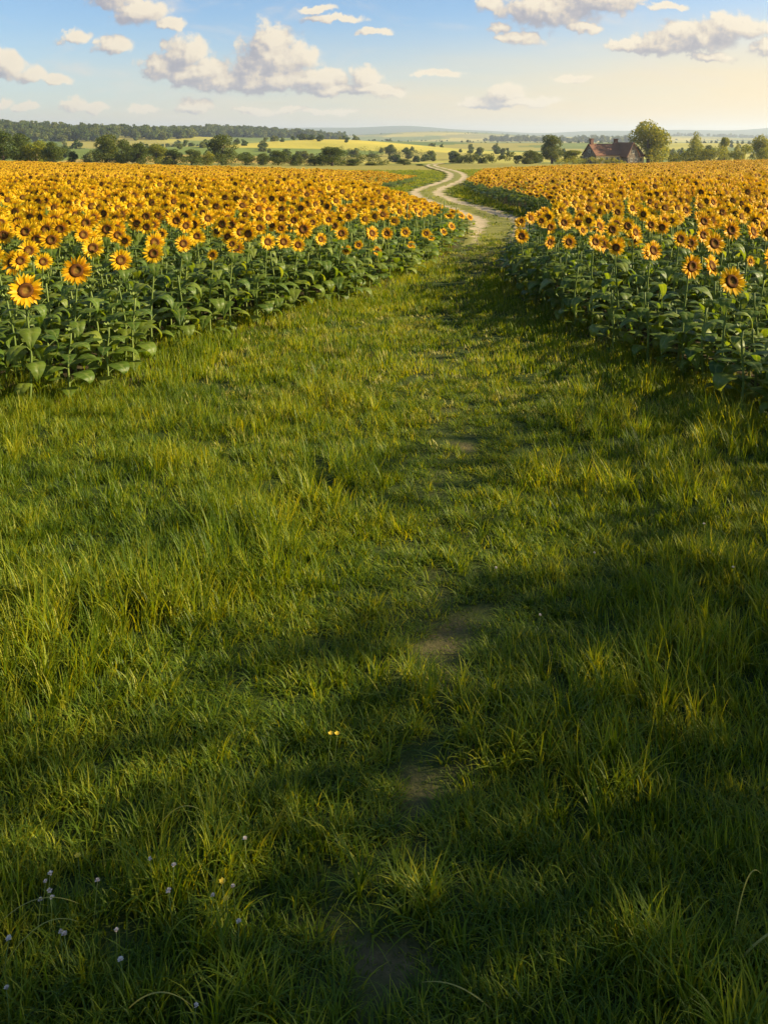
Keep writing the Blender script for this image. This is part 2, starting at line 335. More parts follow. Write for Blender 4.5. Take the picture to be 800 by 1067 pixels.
bm = t.new('ShaderNodeBump'); bm.inputs['Strength'].default_value = .6; bm.inputs['Distance'].default_value = .03; t.put(bm.inputs['Height'], nB); t.l.new(bm.outputs[0], p.inputs['Normal'])
o = t.new('ShaderNodeOutputMaterial'); t.l.new(p.outputs[0], o.inputs[0])
me.materials.append(gm)
gob = bpy.data.objects.new('ground', me); C.objects.link(gob); tag(gob, kind='structure')
# --- the farm track: a ribbon with two ruts and a green crown
tw = 1.15; nx = 13
tan = np.gradient(TS, axis=0); tan /= np.linalg.norm(tan, axis=1)[:, None]; nor = np.stack([tan[:, 1], -tan[:, 0]], 1)
vs = []; tt = []; uu = []
for i, (c, n) in enumerate(zip(TS, nor)):
    wv = tw * (1 + .12 * math.sin(i * .9) + .08 * math.sin(i * 2.3)) * min(1, .45 + i / 40)
    for k in range(nx):
        u = -1 + 2 * k / (nx - 1); x, y = c + n * u * wv
        rut = -.03 * (math.exp(-((abs(u) - .58) / .22) ** 2)); edge = -.03 if abs(u) > .99 else 0
        lift = .02 + .0006 * max(0, y - 20)
        vs.append((x, y, gz(x, y) - .10 * (1 - float(sst(i, 0, 16))) + .035 + lift + rut + edge)); tt.append(abs(u)); uu.append(min(1, .30 + i / 60))
fs = [(i * nx + k, i * nx + k + 1, (i + 1) * nx + k + 1, (i + 1) * nx + k) for i in range(len(TS) - 1) for k in range(nx - 1)]
fs = [q[::-1] for q in fs]
mb = MB(); mb.add(vs, fs, tt)
tm = bpy.data.materials.new('track_dirt'); tm.use_nodes = True; t = NT(tm.node_tree); t.n.clear()
co = t.new('ShaderNodeTexCoord').outputs['Object']; nA = t.noise(co, 1.6, 6, .65).outputs['Fac']; nB = t.noise(co, 14, 6, .65).outputs['Fac']
u = t.attr('tint').outputs['Fac']; fade = t.attr('fade').outputs['Fac']
rutm = t.math('SUBTRACT', 1.0, t.math('MULTIPLY', t.math('ABSOLUTE', t.math('SUBTRACT', u, .58)), 2.6))
rutm = t.math('MULTIPLY', t.math('ADD', rutm, t.math('MULTIPLY', t.math('SUBTRACT', nA, .5), 1.3)), fade)
dirt = t.ramp(nB, [(.3, (.30, .24, .14)), (.7, (.50, .42, .27))]); turf = t.ramp(nB, [(.3, (.12, .13, .03)), (.7, (.24, .23, .06))])
p = t.new('ShaderNodeBsdfPrincipled'); t.put(p.inputs['Base Color'], t.mix(t.smooth(rutm, .15, .6), turf, dirt)); p.inputs['Roughness'].default_value = .95; p.inputs['Specular IOR Level'].default_value = .1
o = t.new('ShaderNodeOutputMaterial'); t.l.new(p.outputs[0], o.inputs[0])
tr = mb.build('dirt_track', tm); tag(tr, kind='structure')
tr.data.attributes.new('fade', 'FLOAT', 'POINT').data.foreach_set('value', uu)
# ------------------------------------------------------------------ scatter (geometry nodes), only for uncountable stuff
protoc = 0
def scatter(name, pts, rot, scl, pick, meshes, label, cat):
    global protoc
    col = bpy.data.collections.new('proto_' + name)
    for i, m in enumerate(meshes):
        po = bpy.data.objects.new('%s_piece_%02d' % (name, i), m); col.objects.link(po)
    me = bpy.data.meshes.new(name); n = len(pts)
    me.vertices.add(n); me.vertices.foreach_set('co', np.asarray(pts, float).ravel())
    me.attributes.new('rot', 'FLOAT_VECTOR', 'POINT').data.foreach_set('vector', np.asarray(rot, float).ravel())
    me.attributes.new('scl', 'FLOAT_VECTOR', 'POINT').data.foreach_set('vector', np.asarray(scl, float).ravel())
    me.attributes.new('pick', 'INT', 'POINT').data.foreach_set('value', np.asarray(pick, np.int32))
    o = bpy.data.objects.new(name, me); C.objects.link(o)
    ng = bpy.data.node_groups.new('scatter_' + name, 'GeometryNodeTree')
    ng.interface.new_socket('Geometry', in_out='INPUT', socket_type='NodeSocketGeometry'); ng.interface.new_socket('Geometry', in_out='OUTPUT', socket_type='NodeSocketGeometry')
    N = ng.nodes; L = ng.links; a = N.new('NodeGroupInput'); b = N.new('NodeGroupOutput')
    ci = N.new('GeometryNodeCollectionInfo'); ci.inputs['Collection'].default_value = col; ci.inputs['Separate Children'].default_value = True; ci.inputs['Reset Children'].default_value = True
    ip = N.new('GeometryNodeInstanceOnPoints'); ip.inputs['Pick Instance'].default_value = True
    def na_(nm, ty): q = N.new('GeometryNodeInputNamedAttribute'); q.data_type = ty; q.inputs[0].default_value = nm; return q.outputs[0]
    L.new(a.outputs[0], ip.inputs['Points']); L.new(ci.outputs[0], ip.inputs['Instance']); L.new(na_('pick', 'INT'), ip.inputs['Instance Index'])
    er = N.new('FunctionNodeEulerToRotation'); L.new(na_('rot', 'FLOAT_VECTOR'), er.inputs[0]); L.new(er.outputs[0], ip.inputs['Rotation'])
    L.new(na_('scl', 'FLOAT_VECTOR'), ip.inputs['Scale']); L.new(ip.outputs[0], b.inputs[0])
    md = o.modifiers.new('scatter', 'NODES'); md.node_group = ng
    return tag(o, label, cat, kind='stuff')
# ------------------------------------------------------------------ sunflower pieces
def rotm(rx=0, ry=0, rz=0): return np.array(Euler((rx, ry, rz)).to_matrix())
def petal_pts(L, W, nl, lift, curl, rnd):
    """petal along +X, thickness to +Z; returns (nl+1)*3 points"""
    v = []
    for i in range(nl + 1):
        t = i / nl; wdt = W * (math.sin(math.pi * min(1, .16 + t * .84)) ** 1.05) * (1 if t < .999 else .05)
        zc = lift * t * L + curl * (t * t) * L
        for s in (-1, 0, 1): v.append((t * L, s * wdt * .5, zc + (0.10 * wdt if s else 0) + rnd.uniform(-.03, .03) * W))
    f = [(i * 3 + k, (i + 1) * 3 + k, (i + 1) * 3 + k + 1, i * 3 + k + 1) for i in range(nl) for k in range(2)]
    return np.array(v), f
def petals_mb(mb, D, rd, n, rnd, nl=4, layers=2, m=0):
    """head in the XY plane facing +Z, overall diameter D, disc radius rd"""
    for ly in range(layers):
        for k in range(n):
            a = 2 * math.pi * (k + .5 * ly) / n + rnd.gauss(0, .07)
            L = (D / 2 - rd * .85) * rnd.uniform(.82, 1.08) * (1 - .10 * ly); W = 2 * math.pi * D / 2 / n * rnd.uniform(.50, .72)
            v, f = petal_pts(L, W, nl, .10 + .28 * ly + rnd.gauss(0, .08), rnd.gauss(-.08, .16), rnd)
            v = v @ rotm(rnd.gauss(0, .25), 0, 0).T; v[:, 0] += rd * .85; v = v @ rotm(0, 0, a).T; v[:, 2] += .006 * ly
            tn = np.clip(np.linspace(.15, .75, nl + 1).repeat(3) + rnd.uniform(-.15, .25), 0, 1)
            mb.add(v, f, tn, m)
def disc_mb(mb, rd, rnd, rings=7, seg=20, m=0):
    v = [(0, 0, .010)]; tn = [.85]; f = []
    prof = [(.16, .004, .9), (.32, .006, .8), (.46, .010, .55), (.60, .016, .3), (.76, .018, .38), (.92, .012, .15), (1.0, .0, .08)]
    if rings < 7: prof = [prof[1], prof[4], prof[6]]
    for i, (r, z, c) in enumerate(prof):
        for k in range(seg):
            a = 2 * math.pi * (k + .5 * i) / seg
            v.append((rd * r * math.cos(a), rd * r * math.sin(a), z * rd / .07 + rnd.uniform(0, .004))); tn.append(max(0, min(1, c + rnd.uniform(-.15, .15))))
    for k in range(seg): f.append((0, 1 + k, 1 + (k + 1) % seg))
    for i in range(len(prof) - 1):
        for k in range(seg):
            a = 1 + i * seg; b = a + seg; f.append((a + k, b + k, b + (k + 1) % seg, a + (k + 1) % seg))
    mb.add(v, f, tn, m)
def calyx_mb(mb, rd, rnd, n=12, m=0):
    v = [(0, 0, -.035)] + [(rd * .55 * math.cos(2 * math.pi * k / n), rd * .55 * math.sin(2 * math.pi * k / n), -.028) for k in range(n)] + [(rd * 1.02 * math.cos(2 * math.pi * k / n), rd * 1.02 * math.sin(2 * math.pi * k / n), -.002) for k in range(n)]
    f = [(0, 1 + (k + 1) % n, 1 + k) for k in range(n)] + [(1 + k, 1 + (k + 1) % n, 1 + n + (k + 1) % n, 1 + n + k) for k in range(n)]
    mb.add(v, f, .4, m)
    for k in range(n):
        a = 2 * math.pi * k / n + rnd.uniform(-.1, .1); v, f = petal_pts(rd * .55, rd * .34, 2, -.1, .3, rnd); v[:, 0] += rd * .9; v = v @ rotm(0, 0, a).T; v[:, 2] -= .006; mb.add(v, f, rnd.random(), m)
def leaf_pts(L, W, rnd, nl=7, nw=6, droop=.9):
    """heart-shaped leaf from origin along +X, drooping; nw must be even"""
    prof = lambda t: (math.sin(math.pi * (t ** .60)) ** .85) * (1.0 - .38 * t) if 0 < t < 1 else 0.0
    v = []; vein = []; x = z = 0.0; ang = rnd.uniform(.15, .5); ph = rnd.uniform(0, 6)
    cen = []
    for i in range(nl + 1):
        cen.append((x, z, ang)); st = L / nl; x += math.cos(ang) * st; z += math.sin(ang) * st; ang -= droop * rnd.uniform(.7, 1.3) / nl * 1.6
    for i in range(nl + 1):
        t = i / nl; cx_, cz_, an = cen[i]; wd = W * .5 * prof(t) + (.003 if i in (0, nl) else 0)
        back = -.10 * L * max(0, 1 - t * 4)
        for k in range(nw + 1):
            s = -1 + 2 * k / nw; fold = .26 * wd * abs(s) - .30 * wd * s * s + .10 * wd * math.sin(ph + t * 9 + s * 3) * abs(s)
            bx = back * abs(s) ** 1.5
            v.append((cx_ + bx - math.sin(an) * fold * .6, s * wd, cz_ + fold)); vein.append(0 if k == nw // 2 else (.22 if i % 2 else 1.0))
    f = [(i * (nw + 1) + k, (i + 1) * (nw + 1) + k, (i + 1) * (nw + 1) + k + 1, i * (nw + 1) + k + 1) for i in range(nl) for k in range(nw)]
    return np.array(v), f, np.array(vein)
def head_frame(yaw, pitch):
    # head's +Z becomes the facing direction: towards -Y, turned by yaw, tilted up by pitch
    return rotm(0, 0, yaw) @ rotm(R(90) - pitch, 0, 0)
def stem_path(h, lean, rnd):
    pts = []
    for i in range(8):
        t = i / 7; pts.append((lean[0] * t * t + .012 * math.sin(t * 7 + lean[0] * 30), lean[1] * t * t + .05 * t ** 6 * -1, h * t))
    return pts
LEAFN = 7
def sunflower_parts(seed, head=True):
    """one full plant 1.3 m tall: list of (name, mesh, parent name, matrix)"""
    rnd = random.Random(seed); out = []; h = 1.3
    lean = (rnd.uniform(-.06, .06), rnd.uniform(-.08, .02)); pts = stem_path(h, lean, rnd)
    yaw = rnd.uniform(-.02, .48); pitch = R(rnd.uniform(-6, 18)); Mh = head_frame(yaw, pitch); fw = Mh @ np.array((0, 0, 1.0))
    hc = np.array(pts[-1]) + np.array((0, 0, 0)) + fw * .045
    mb = MB(); q = pts[:-1] + [tuple(hc - fw * .05)] if head else pts
    mb.tube(q, [.016, .015, .014, .0135, .013, .012, .0115, .011], 7, .5); out.append(('stem', mb.mesh('stem', M_stem), None, None))
    n = rnd.choice((12, 13, 14)); ga = rnd.uniform(0, 6)
    for k in range(n):
        t = .08 + .86 * (k + rnd.uniform(-.3, .3)) / n; t = min(.95, t); a = ga + k * 2.4 + rnd.uniform(-.3, .3)
        i = min(6, int(t * 7)); fr = t * 7 - i; P0 = np.array(pts[i]) * (1 - fr) + np.array(pts[i + 1]) * fr
        L = (.40 - .18 * abs(t - .42) / .5) * rnd.uniform(.85, 1.1); pl = L * .42
        mb = MB(); e = (pl * math.cos(.6), 0, pl * math.sin(.6)); mb.tube([(0, 0, 0), (e[0] * .5, 0, e[2] * .7), e], [.006, .005, .004], 5, .6, 1)
        v, f, vn = leaf_pts(L, L * rnd.uniform(.60, .76), rnd, droop=rnd.uniform(.8, 1.9) + .3 * (1 - t)); v = v + np.array(e); mb.add(v, f, rnd.uniform(.1, .9))
        me = mb.mesh('leaf', [M_sfleaf, M_stem]); at = me.attributes.new('vein', 'FLOAT', 'POINT'); at.data.foreach_set('value', np.concatenate([np.zeros(15), vn])); me.attributes.new('veined', 'FLOAT', 'POINT').data.foreach_set('value', np.ones(15 + len(vn)))
        out.append(('leaf', me, None, Matrix.Translation(P0) @ Matrix.Rotation(a, 4, 'Z')))
    if head:
        D = .335; rd = D * .225
        mb = MB(); petals_mb(mb, D, rd, rnd.choice((19, 21, 23)), rnd); calyx_mb(mb, rd, rnd, 12, 1)
        MM = Matrix(Mh.tolist()).to_4x4(); MM.translation = Vector(hc)
        out.append(('flower_head', mb.mesh('flower_head', [M_petal, M_stem]), None, MM))
        mb = MB(); disc_mb(mb, rd, rnd); out.append(('seed_disc', mb.mesh('seed_disc', M_seed), 'flower_head', None))
    else:
        mb = MB()
        for k in range(9):
            v, f = petal_pts(.07, .05, 3, .9, .5, rnd); v = v @ rotm(0, 0, k * .7).T; mb.add(v, f, rnd.random())
        out.append(('bud', mb.mesh('bud', M_stem), None, Matrix.Translation(pts[-1])))
    return out
def sunflower_lod(seed, lod, head=True):
    rnd = random.Random(seed); mb = MB(); h = 1.3; lean = (rnd.uniform(-.06, .06), rnd.uniform(-.08, .02)); pts = stem_path(h, lean, rnd)
    Mh = head_frame(rnd.uniform(0, .5), R(rnd.uniform(-4, 24))); fw = Mh @ np.array((0, 0, 1.0)); hc = np.array(pts[-1]) + fw * .045
    if lod == 1:
        mb.tube(pts[:-1:2] + [tuple(hc - fw * .04)], .013, 4, .5, 3); n = 11
    else:
        mb.tube([pts[0], pts[-1]], .014, 3, .5, 3); n = 4
    ga = rnd.uniform(0, 6)
    for k in range(n):
        t = (.12 if lod == 1 else .45) + (.75 if lod == 1 else .5) * k / n; a = ga + k * 2.4; L = (.34 - .15 * abs(t - .42) / .5) * rnd.uniform(.9, 1.15) * (1 if lod == 1 else 1.2)
        v, f, vn = leaf_pts(L, L * .76, rnd, *((5, 4) if lod == 1 else (3, 2)), droop=1.2); v = v + np.array((L * .34, 0, L * .22)); v = v @ rotm(0, 0, a).T + np.array(pts[int(t * 7)]); mb.add(v, f, rnd.random(), 2)
    if head:
        D = .335; rd = D * .215; hb = MB()
        if lod == 1: petals_mb(hb, D, rd, 17, rnd, 2, 2, 0); calyx_mb(hb, rd, rnd, 8, 3); disc_mb(hb, rd, rnd, 3, 12, 1)
        else: petals_mb(hb, D * 1.04, rd, 11, rnd, 1, 2, 0); disc_mb(hb, rd * 1.05, rnd, 3, 8, 1)
        V_ = np.concatenate(hb.v) @ Mh.T + hc; o_ = mb.n; mb.v.append(V_); mb.t.append(np.concatenate(hb.t)); mb.f += [tuple(i + o_ for i in q) for q in hb.f]; mb.mi += hb.mi; mb.n += hb.n
    return mb.mesh('sunflower_far', [M_petal, M_seed, M_sfleaf, M_stem])
if True:
    # petal with one segment collapses to a triangle-like blade: fine at distance
    pass
HEADS = [(31,302,37),(77,282,33),(15,271,22),(120,271,25),(157,264,23),(51,250,24),(83,245,21),(15,230,19),(34,222,19),(55,229,19),(77,230,16),(119,245,19),(135,251,16),(185,254,20),(172,244,13),(209,246,17),(218,265,13),(239,254,14),(229,233,18),(150,236,17),(86,213,16),(101,215,17),(50,209,15),(138,222,16),(159,211,16),(172,222,16),(188,230,18),(188,213,13),(211,222,15),(256,243,18),
 (277,252,19),(306,255,17),(278,227,16),(303,229,16),(291,238,14),(335,249,15),(352,243,17),(384,243,17),(363,260,12),(371,255,11),(395,261,11),(406,243,14),(419,242,13),(423,255,9),(430,255,9),(442,243,12),(450,249,10),(461,247,9),(470,238,10),(477,238,10),(487,241,9),(323,232,14),(360,225,13),(345,229,14),
 (754,293,33),(712,277,28),(792,269,26),(675,261,23),(761,240,23),(644,258,19),(702,249,20),(732,245,20),(617,252,19),(587,252,18),(567,252,16),(546,246,17),(535,244,14),(539,230,11),(586,232,17),(560,230,13),(633,239,19),(660,242,19),(691,237,17),(728,231,19),(794,242,19),(792,224,16),(602,240,13),(616,230,15),(600,225,15),(639,221,15),(658,217,16),(674,231,16),(711,219,17),(737,211,15),(761,210,15),(699,212,12),(771,272,13)]
plants = []          # x, y, height scale, head scale, kind, hand-placed number
for i, (hx, hy, hd) in enumerate(HEADS):
    poly = LEFT if hx < 510 else RIGHT; h = random.uniform(1.28, 1.42) ; 
    Z = (CAMH - h) * F / (hy - HY)
    for _ in range(80):
        X = (hx - CX) / F * Z
        if inside(poly, X, Z) and edged(poly, X, Z) > .12: break
        Z += .15
    head_z = CAMH - (hy - HY) * Z / F; h = head_z - gz(X, Z)
    plants.append((X, Z + .04, max(.55, h) / 1.3, min(1.22, hd * Z / F / .335), 0, i))
mp = np.array([(p_[0], p_[1]) for p_ in plants])
def fill(x0, x1, y0, y1, sp):
    xs = np.arange(x0, x1, sp); ys = np.arange(y0, y1, sp * .92); X, Y = np.meshgrid(xs, ys); X = X + (np.arange(len(ys)) % 2)[:, None] * sp * .5
    X = (X + rng.normal(0, sp * .12, X.shape)).ravel(); Y = (Y + rng.normal(0, sp * .12, Y.shape)).ravel()
    return X, Y
allx, ally = [], []
for (x0, x1, y0, y1, sp) in ((-22, 22, -8, 13.5, .50), (-22, 22, 13.5, 24, .46), (-42, 42, 24, 55, .47), (-80, 80, 55, 128, .52)):
    X, Y = fill(x0, x1, y0, y1, sp); k = (np.abs(X) < np.maximum(Y, 0) * .56 + 8); X, Y = X[k], Y[k]
    for poly in (LEFT, RIGHT):
        ins = inside(poly, X, Y); xx, y_ = X[ins], Y[ins]; e = edged(poly, xx, y_)
        k = e > .1; allx.append(xx[k]); ally.append(y_[k])
X = np.concatenate(allx); Y = np.concatenate(ally)
dm = np.sqrt(((X[:, None] - mp[None, :, 0]) ** 2 + (Y[:, None] - mp[None, :, 1]) ** 2)).min(1)
k = dm > np.where(Y < 16, .17, .30); X, Y, dm = X[k], Y[k], dm[k]
eL = np.minimum(edged(LEFT, X, Y), edged(RIGHT, X, Y))
nearish = Y < 20
headless = (eL < np.where(Y < 12.5, 1.45, .7)) & (Y < 26) & (rng.random(len(X)) < np.where(Y < 13, 1.0, .93))
hs = rng.normal(1.0, .05, len(X)) * (1 - .28 * sst(Y, 30, 70)) + .03 * np.sin(X * .7) * np.sin(Y * .45)
inner = (~headless) & (Y < 22) & (rng.random(len(X)) < np.where(Y < 15, .42, .32)); headless |= inner; headless |= (dm < .42) & (Y < 16)
hs = hs * (1 - np.where(Y > 26, .34, .22) * np.exp(-eL / 1.1))
hs = hs * (1 - .42 * sst(Y, 19, 25) * (X < 4) * inside(LEFT, X, Y) * np.exp(-(edged(LEFT, X, Y) / 1.8) ** 2))
hs = np.where(headless, np.where(inner, rng.uniform(.74, .92, len(X)), rng.uniform(.52, .86, len(X))), hs)
ds = rng.normal(.97, .10, len(X))
for i in range(len(X)): plants.append((X[i], Y[i], max(.45, hs[i]), max(.7, ds[i]), 1 if headless[i] else 0, -1))
def inframe(p_, m=0.0): return p_[1] > 3 and abs(p_[0]) < (.444 + m) * p_[1] + .1
order = sorted(range(len(plants)), key=lambda i: (plants[i][5] < 0, math.hypot(plants[i][0], plants[i][1]) if inframe(plants[i]) else 1e9))
indiv = order[:300]; rest = order[300:]
NV = 6
protos = [sunflower_parts(100 + i) for i in range(NV)]; protosB = [sunflower_parts(200 + i, False) for i in range(3)]
SPECIAL = {0: 'largest and lowest sunflower at the far left front corner of the left field', 1: 'second large sunflower of the left front corner, on a tall straight lit stem',
 2: 'small sunflower at the extreme left edge, just above the lowest one', 3: 'third sunflower along the left front corner, right of the two largest',
 4: 'fourth sunflower along the front edge of the left field, above drooping leaves', 5: 'large sunflower above and behind the two lowest heads on the left',
 6: 'round sunflower directly above the second large one at the left corner', 13: 'fifth sunflower along the front edge of the left field with a clean round face',
 16: 'very small low sunflower on the front edge of the left field beside taller heads', 31: 'low sunflower standing before the middle of the left field by the open grass',
 50: 'last tiny sunflower at the tip of the left field beside the track',
 54: 'largest and lowest sunflower at the front of the right field', 55: 'second largest sunflower of the right front row, left of the lowest one',
 56: 'big sunflower cut by the right edge of the picture, above dark leaves', 57: 'third sunflower to the left in the front row of the right field',
 58: 'large sunflower high above the gap between the two lowest right heads', 59: 'fourth sunflower to the left in the front row of the right field',
 62: 'fifth sunflower to the left in the front row of the right field', 63: 'sixth sunflower to the left in the front row of the right field',
 64: 'seventh sunflower to the left in the front row of the right field', 65: 'eighth sunflower of the right front row, just before the end by the track',
 66: 'small sunflower at the left end of the right field, nearest the track', 86: 'small sunflower tucked behind the largest one on the right'}
def make_plant(parts, x, y, hsc, dsc, label, group):
    root = empty('sunflower', (x, y, gz(x, y)), random.uniform(-.25, .25)); tag(root, label, 'sunflower', group)
    root.scale = (.94, .94, hsc); made = {}
    for nm, me, par, M in parts:
        o = bpy.data.objects.new(nm, me); C.objects.link(o)
        if par: o.parent = made[par]
        else: o.parent = root
        if M is not None: o.matrix_basis = M
        if nm == 'flower_head':      # undo the stretch so the head stays round
            sc = Matrix.Diagonal((dsc / .94, dsc / .94, dsc / hsc, 1)); T = Matrix.Translation(M.translation); Rm = M.to_3x3().to_4x4()
            o.matrix_basis = T @ sc @ Rm
        made[nm] = o
    return root
for n_, i in enumerate(indiv):
    x, y, hsc, dsc, kind, hand = plants[i]; side = 'left' if x < 0 or (y > 17 and x < 2.6 and inside(LEFT, x, y)) else 'right'
    if kind == 0: lab = 'golden sunflower with dark brown centre packed among the nearest rows of the %s field' % side; gp = 'sunflowers in the near rows of the %s field' % side; pr = protos[(n_ * 5 + i) % NV]
    else: lab = 'short leafy sunflower plant without an open bloom on the front edge of the %s field' % side; gp = 'leafy sunflower plants on the edge of the %s field' % side; pr = protosB[(n_ + i) % 3]
    if hand in SPECIAL: lab = SPECIAL[hand]
    make_plant(pr, x, y, hsc, dsc, lab, gp)
lod = [sunflower_lod(300 + i, 1) for i in range(6)] + [sunflower_lod(400 + i, 2) for i in range(6)] + [sunflower_lod(500 + i, 1, False) for i in range(2)]
A = np.array([plants[i][:5] for i in rest]); n = len(A); print('sunflowers', len(plants))
pick = np.where(A[:, 1] < 34, rng.integers(0, 6, n), rng.integers(6, 12, n)); pick = np.where(A[:, 4] > 0, rng.integers(12, 14, n), pick)
rot = np.zeros((n, 3)); rot[:, 2] = rng.normal(0, .15, n) + (rng.random(n) < .04) * rng.uniform(-1.6, 1.6, n); sc = np.stack([A[:, 3], A[:, 3], A[:, 2]], 1)
sc[:, 0:2] *= np.where(A[:, 1] > 34, 1.06, 1.0)[:, None]
scatter('sunflower_field', np.stack([A[:, 0], A[:, 1], ground(A[:, 0], A[:, 1])], 1), rot, sc, pick, lod, 'thousands of golden sunflowers filling the two fields beyond the nearest rows', 'sunflowers')
# ------------------------------------------------------------------ grass
def tuft(seed, nb, rad_, h, wd, nl=3, flat=.5):
    rnd = random.Random(seed); mb = MB()
    for _ in range(nb):
        a = rnd.uniform(0, 6.283); r = rad_ * math.sqrt(rnd.random()); L = h * rnd.uniform(.45, 1.1); W = wd * rnd.uniform(.7, 1.3)
        da = a + rnd.gauss(0, .9); bend = rnd.uniform(.2, 1.0) * flat * 2; x, y, z = r * math.cos(a), r * math.sin(a), -.01; an = R(90) - rnd.uniform(0, .35)
        sx, sy = -math.sin(da), math.cos(da); v = []
        for i in range(nl + 1):
            t = i / nl; w_ = W * (1 - t ** 1.6) * .5 + .0004
            v += [(x - sx * w_, y - sy * w_, z), (x + sx * w_, y + sy * w_, z)]
            st = L / nl; x += math.cos(da) * math.cos(an) * st; y += math.sin(da) * math.cos(an) * st; z += math.sin(an) * st; an -= bend * (.5 + t) / nl * 1.3
        f = [(2 * i, 2 * i + 1, 2 * i + 3, 2 * i + 2) for i in range(nl)]; mb.add(v, f, min(1, max(0, rnd.gauss(.40, .27))) if rnd.random() > .05 else 1.0)
    return mb.mesh('tuft', M_grass)
tufts = [tuft(i, 20, .055, .17, .0062, 4, .75) for i in range(5)] + [tuft(20 + i, 14, .035, .27, .0078, 5, .85) for i in range(3)] + [tuft(40 + i, 26, .07, .055, .0045, 2, .8) for i in range(3)] \
      + [tuft(60 + i, 26, .12, .17, .012, 2) for i in range(4)] + [tuft(80 + i, 22, .22, .19, .030, 2) for i in range(3)]
tufts += [tuft(100 + i, 24, .13, .12, .013, 2, .8) for i in range(2)]
for q_ in tufts[-2:]: q_.materials[0] = M_dry_sunlit
def vnoise(X, Y, s, seed):
    r = np.random.default_rng(seed); o = np.zeros_like(X)
    for k in range(6):
        a = r.uniform(0, 6.28); fq = s * r.uniform(.6, 1.8); o += np.sin((X * math.cos(a) + Y * math.sin(a)) * fq + r.uniform(0, 6.28) + 1.2 * np.sin((X * math.sin(a) - Y * math.cos(a)) * fq * .7))
    return o / 6
PT, RO, SC, PK = [], [], [], []
WR = spline(WORN, 4)
for (y0, y1, dn) in ((1.2, 4.2, 330), (4.2, 6.5, 250), (6.5, 10, 150), (10, 16, 75), (16, 28, 34), (28, 60, 9), (60, 125, 3)):
    hw = lambda y: .47 * y + 1.2
    W_ = hw(y1); n = int((y1 - y0) * 2 * W_ * dn); X = rng.uniform(-W_, W_, n); Y = rng.uniform(y0, y1, n); k = np.abs(X) < hw(Y); X, Y = X[k], Y[k]
    fL, fR = inside(LEFT, X, Y), inside(RIGHT, X, Y); ed = np.minimum(edged(LEFT, X, Y), edged(RIGHT, X, Y))
    inn = (fL | fR); k = (~inn | (ed < .7)); X, Y, ed, inn = X[k], Y[k], ed[k], inn[k]; n = len(X)
    dw = edged([tuple(q) for q in WR], X, Y, False); dt = edged([tuple(q) for q in TS[::2]], X, Y, False)
    worn = wornf(X, Y, [tuple(q) for q in WR]) * (Y < 19); patch = vnoise(X, Y, 3.2, 9)
    keep = rng.random(n) > np.clip(worn * (.80 + patch * .8) - .12, 0, .93)
    ruts = (np.abs(dt - .62 * 1.15) < .34) & (Y > 17)
    keep &= ~(ruts & (rng.random(n) < .55 + .42 * sst(Y, 18, 28))); keep &= ~((dt < 1.0) & (Y > 120))
    cl = vnoise(X, Y, 2.3, 1) + .8 * vnoise(X, Y, 6.5, 2)
    hsc = np.clip(.85 + .50 * cl, .35, 1.7) * rng.uniform(.75, 1.25, n) * (1 - .62 * worn) * (1 - .35 * np.exp(-(dw / 1.0) ** 2) * (Y < 14))
    hsc *= np.where(Y > 12, .8, 1) * np.where(dt < 1.3, np.where(Y > 18, .5, 1), 1); hsc *= np.where((ed < .6) & (Y > 7), 1.25, 1)
    if y1 <= 10: pk = np.where((cl > .35) & (rng.random(n) < .6), rng.integers(5, 8, n), np.where(worn > .4, rng.integers(8, 11, n), rng.integers(0, 5, n)))
    elif y1 <= 16: pk = np.where(rng.random(n) < .4, rng.integers(0, 8, n), rng.integers(11, 15, n))
    elif y1 <= 28: pk = rng.integers(11, 15, n)
    else: pk = rng.integers(15, 18, n)
    pk = np.where((dt < 1.7) & (Y > 11.5) & (rng.random(n) < .34 * sst(Y, 11.5, 17)), rng.integers(18, 20, n), pk)
    pk = np.where((dw < 2.8) & (Y > 7) & (Y < 20) & (rng.random(n) < .20 * sst(Y, 7, 11)), rng.integers(18, 20, n), pk)  # pale tufts brighten the mid lawn in place of stronger sunlight
    X, Y, hsc, pk = X[keep], Y[keep], hsc[keep], pk[keep]; n = len(X)
    PT.append(np.stack([X, Y, ground(X, Y) + np.where(edged([tuple(q) for q in TS[::2]], X, Y, False) < 1.0, .03, 0) * (Y > 16)], 1)); r_ = np.stack([rng.normal(0, .10, n), rng.normal(0, .10, n), rng.uniform(0, 6.28, n)], 1); RO.append(r_)
    ws_ = rng.uniform(.85, 1.2, n); SC.append(np.stack([ws_, ws_, hsc], 1)); PK.append(pk)
PT, RO, SC, PK = map(np.concatenate, (PT, RO, SC, PK)); print('tufts', len(PT))
scatter('grass', PT, RO, SC, PK, tufts, 'green meadow grass covering the wide path between the fields', 'grass')
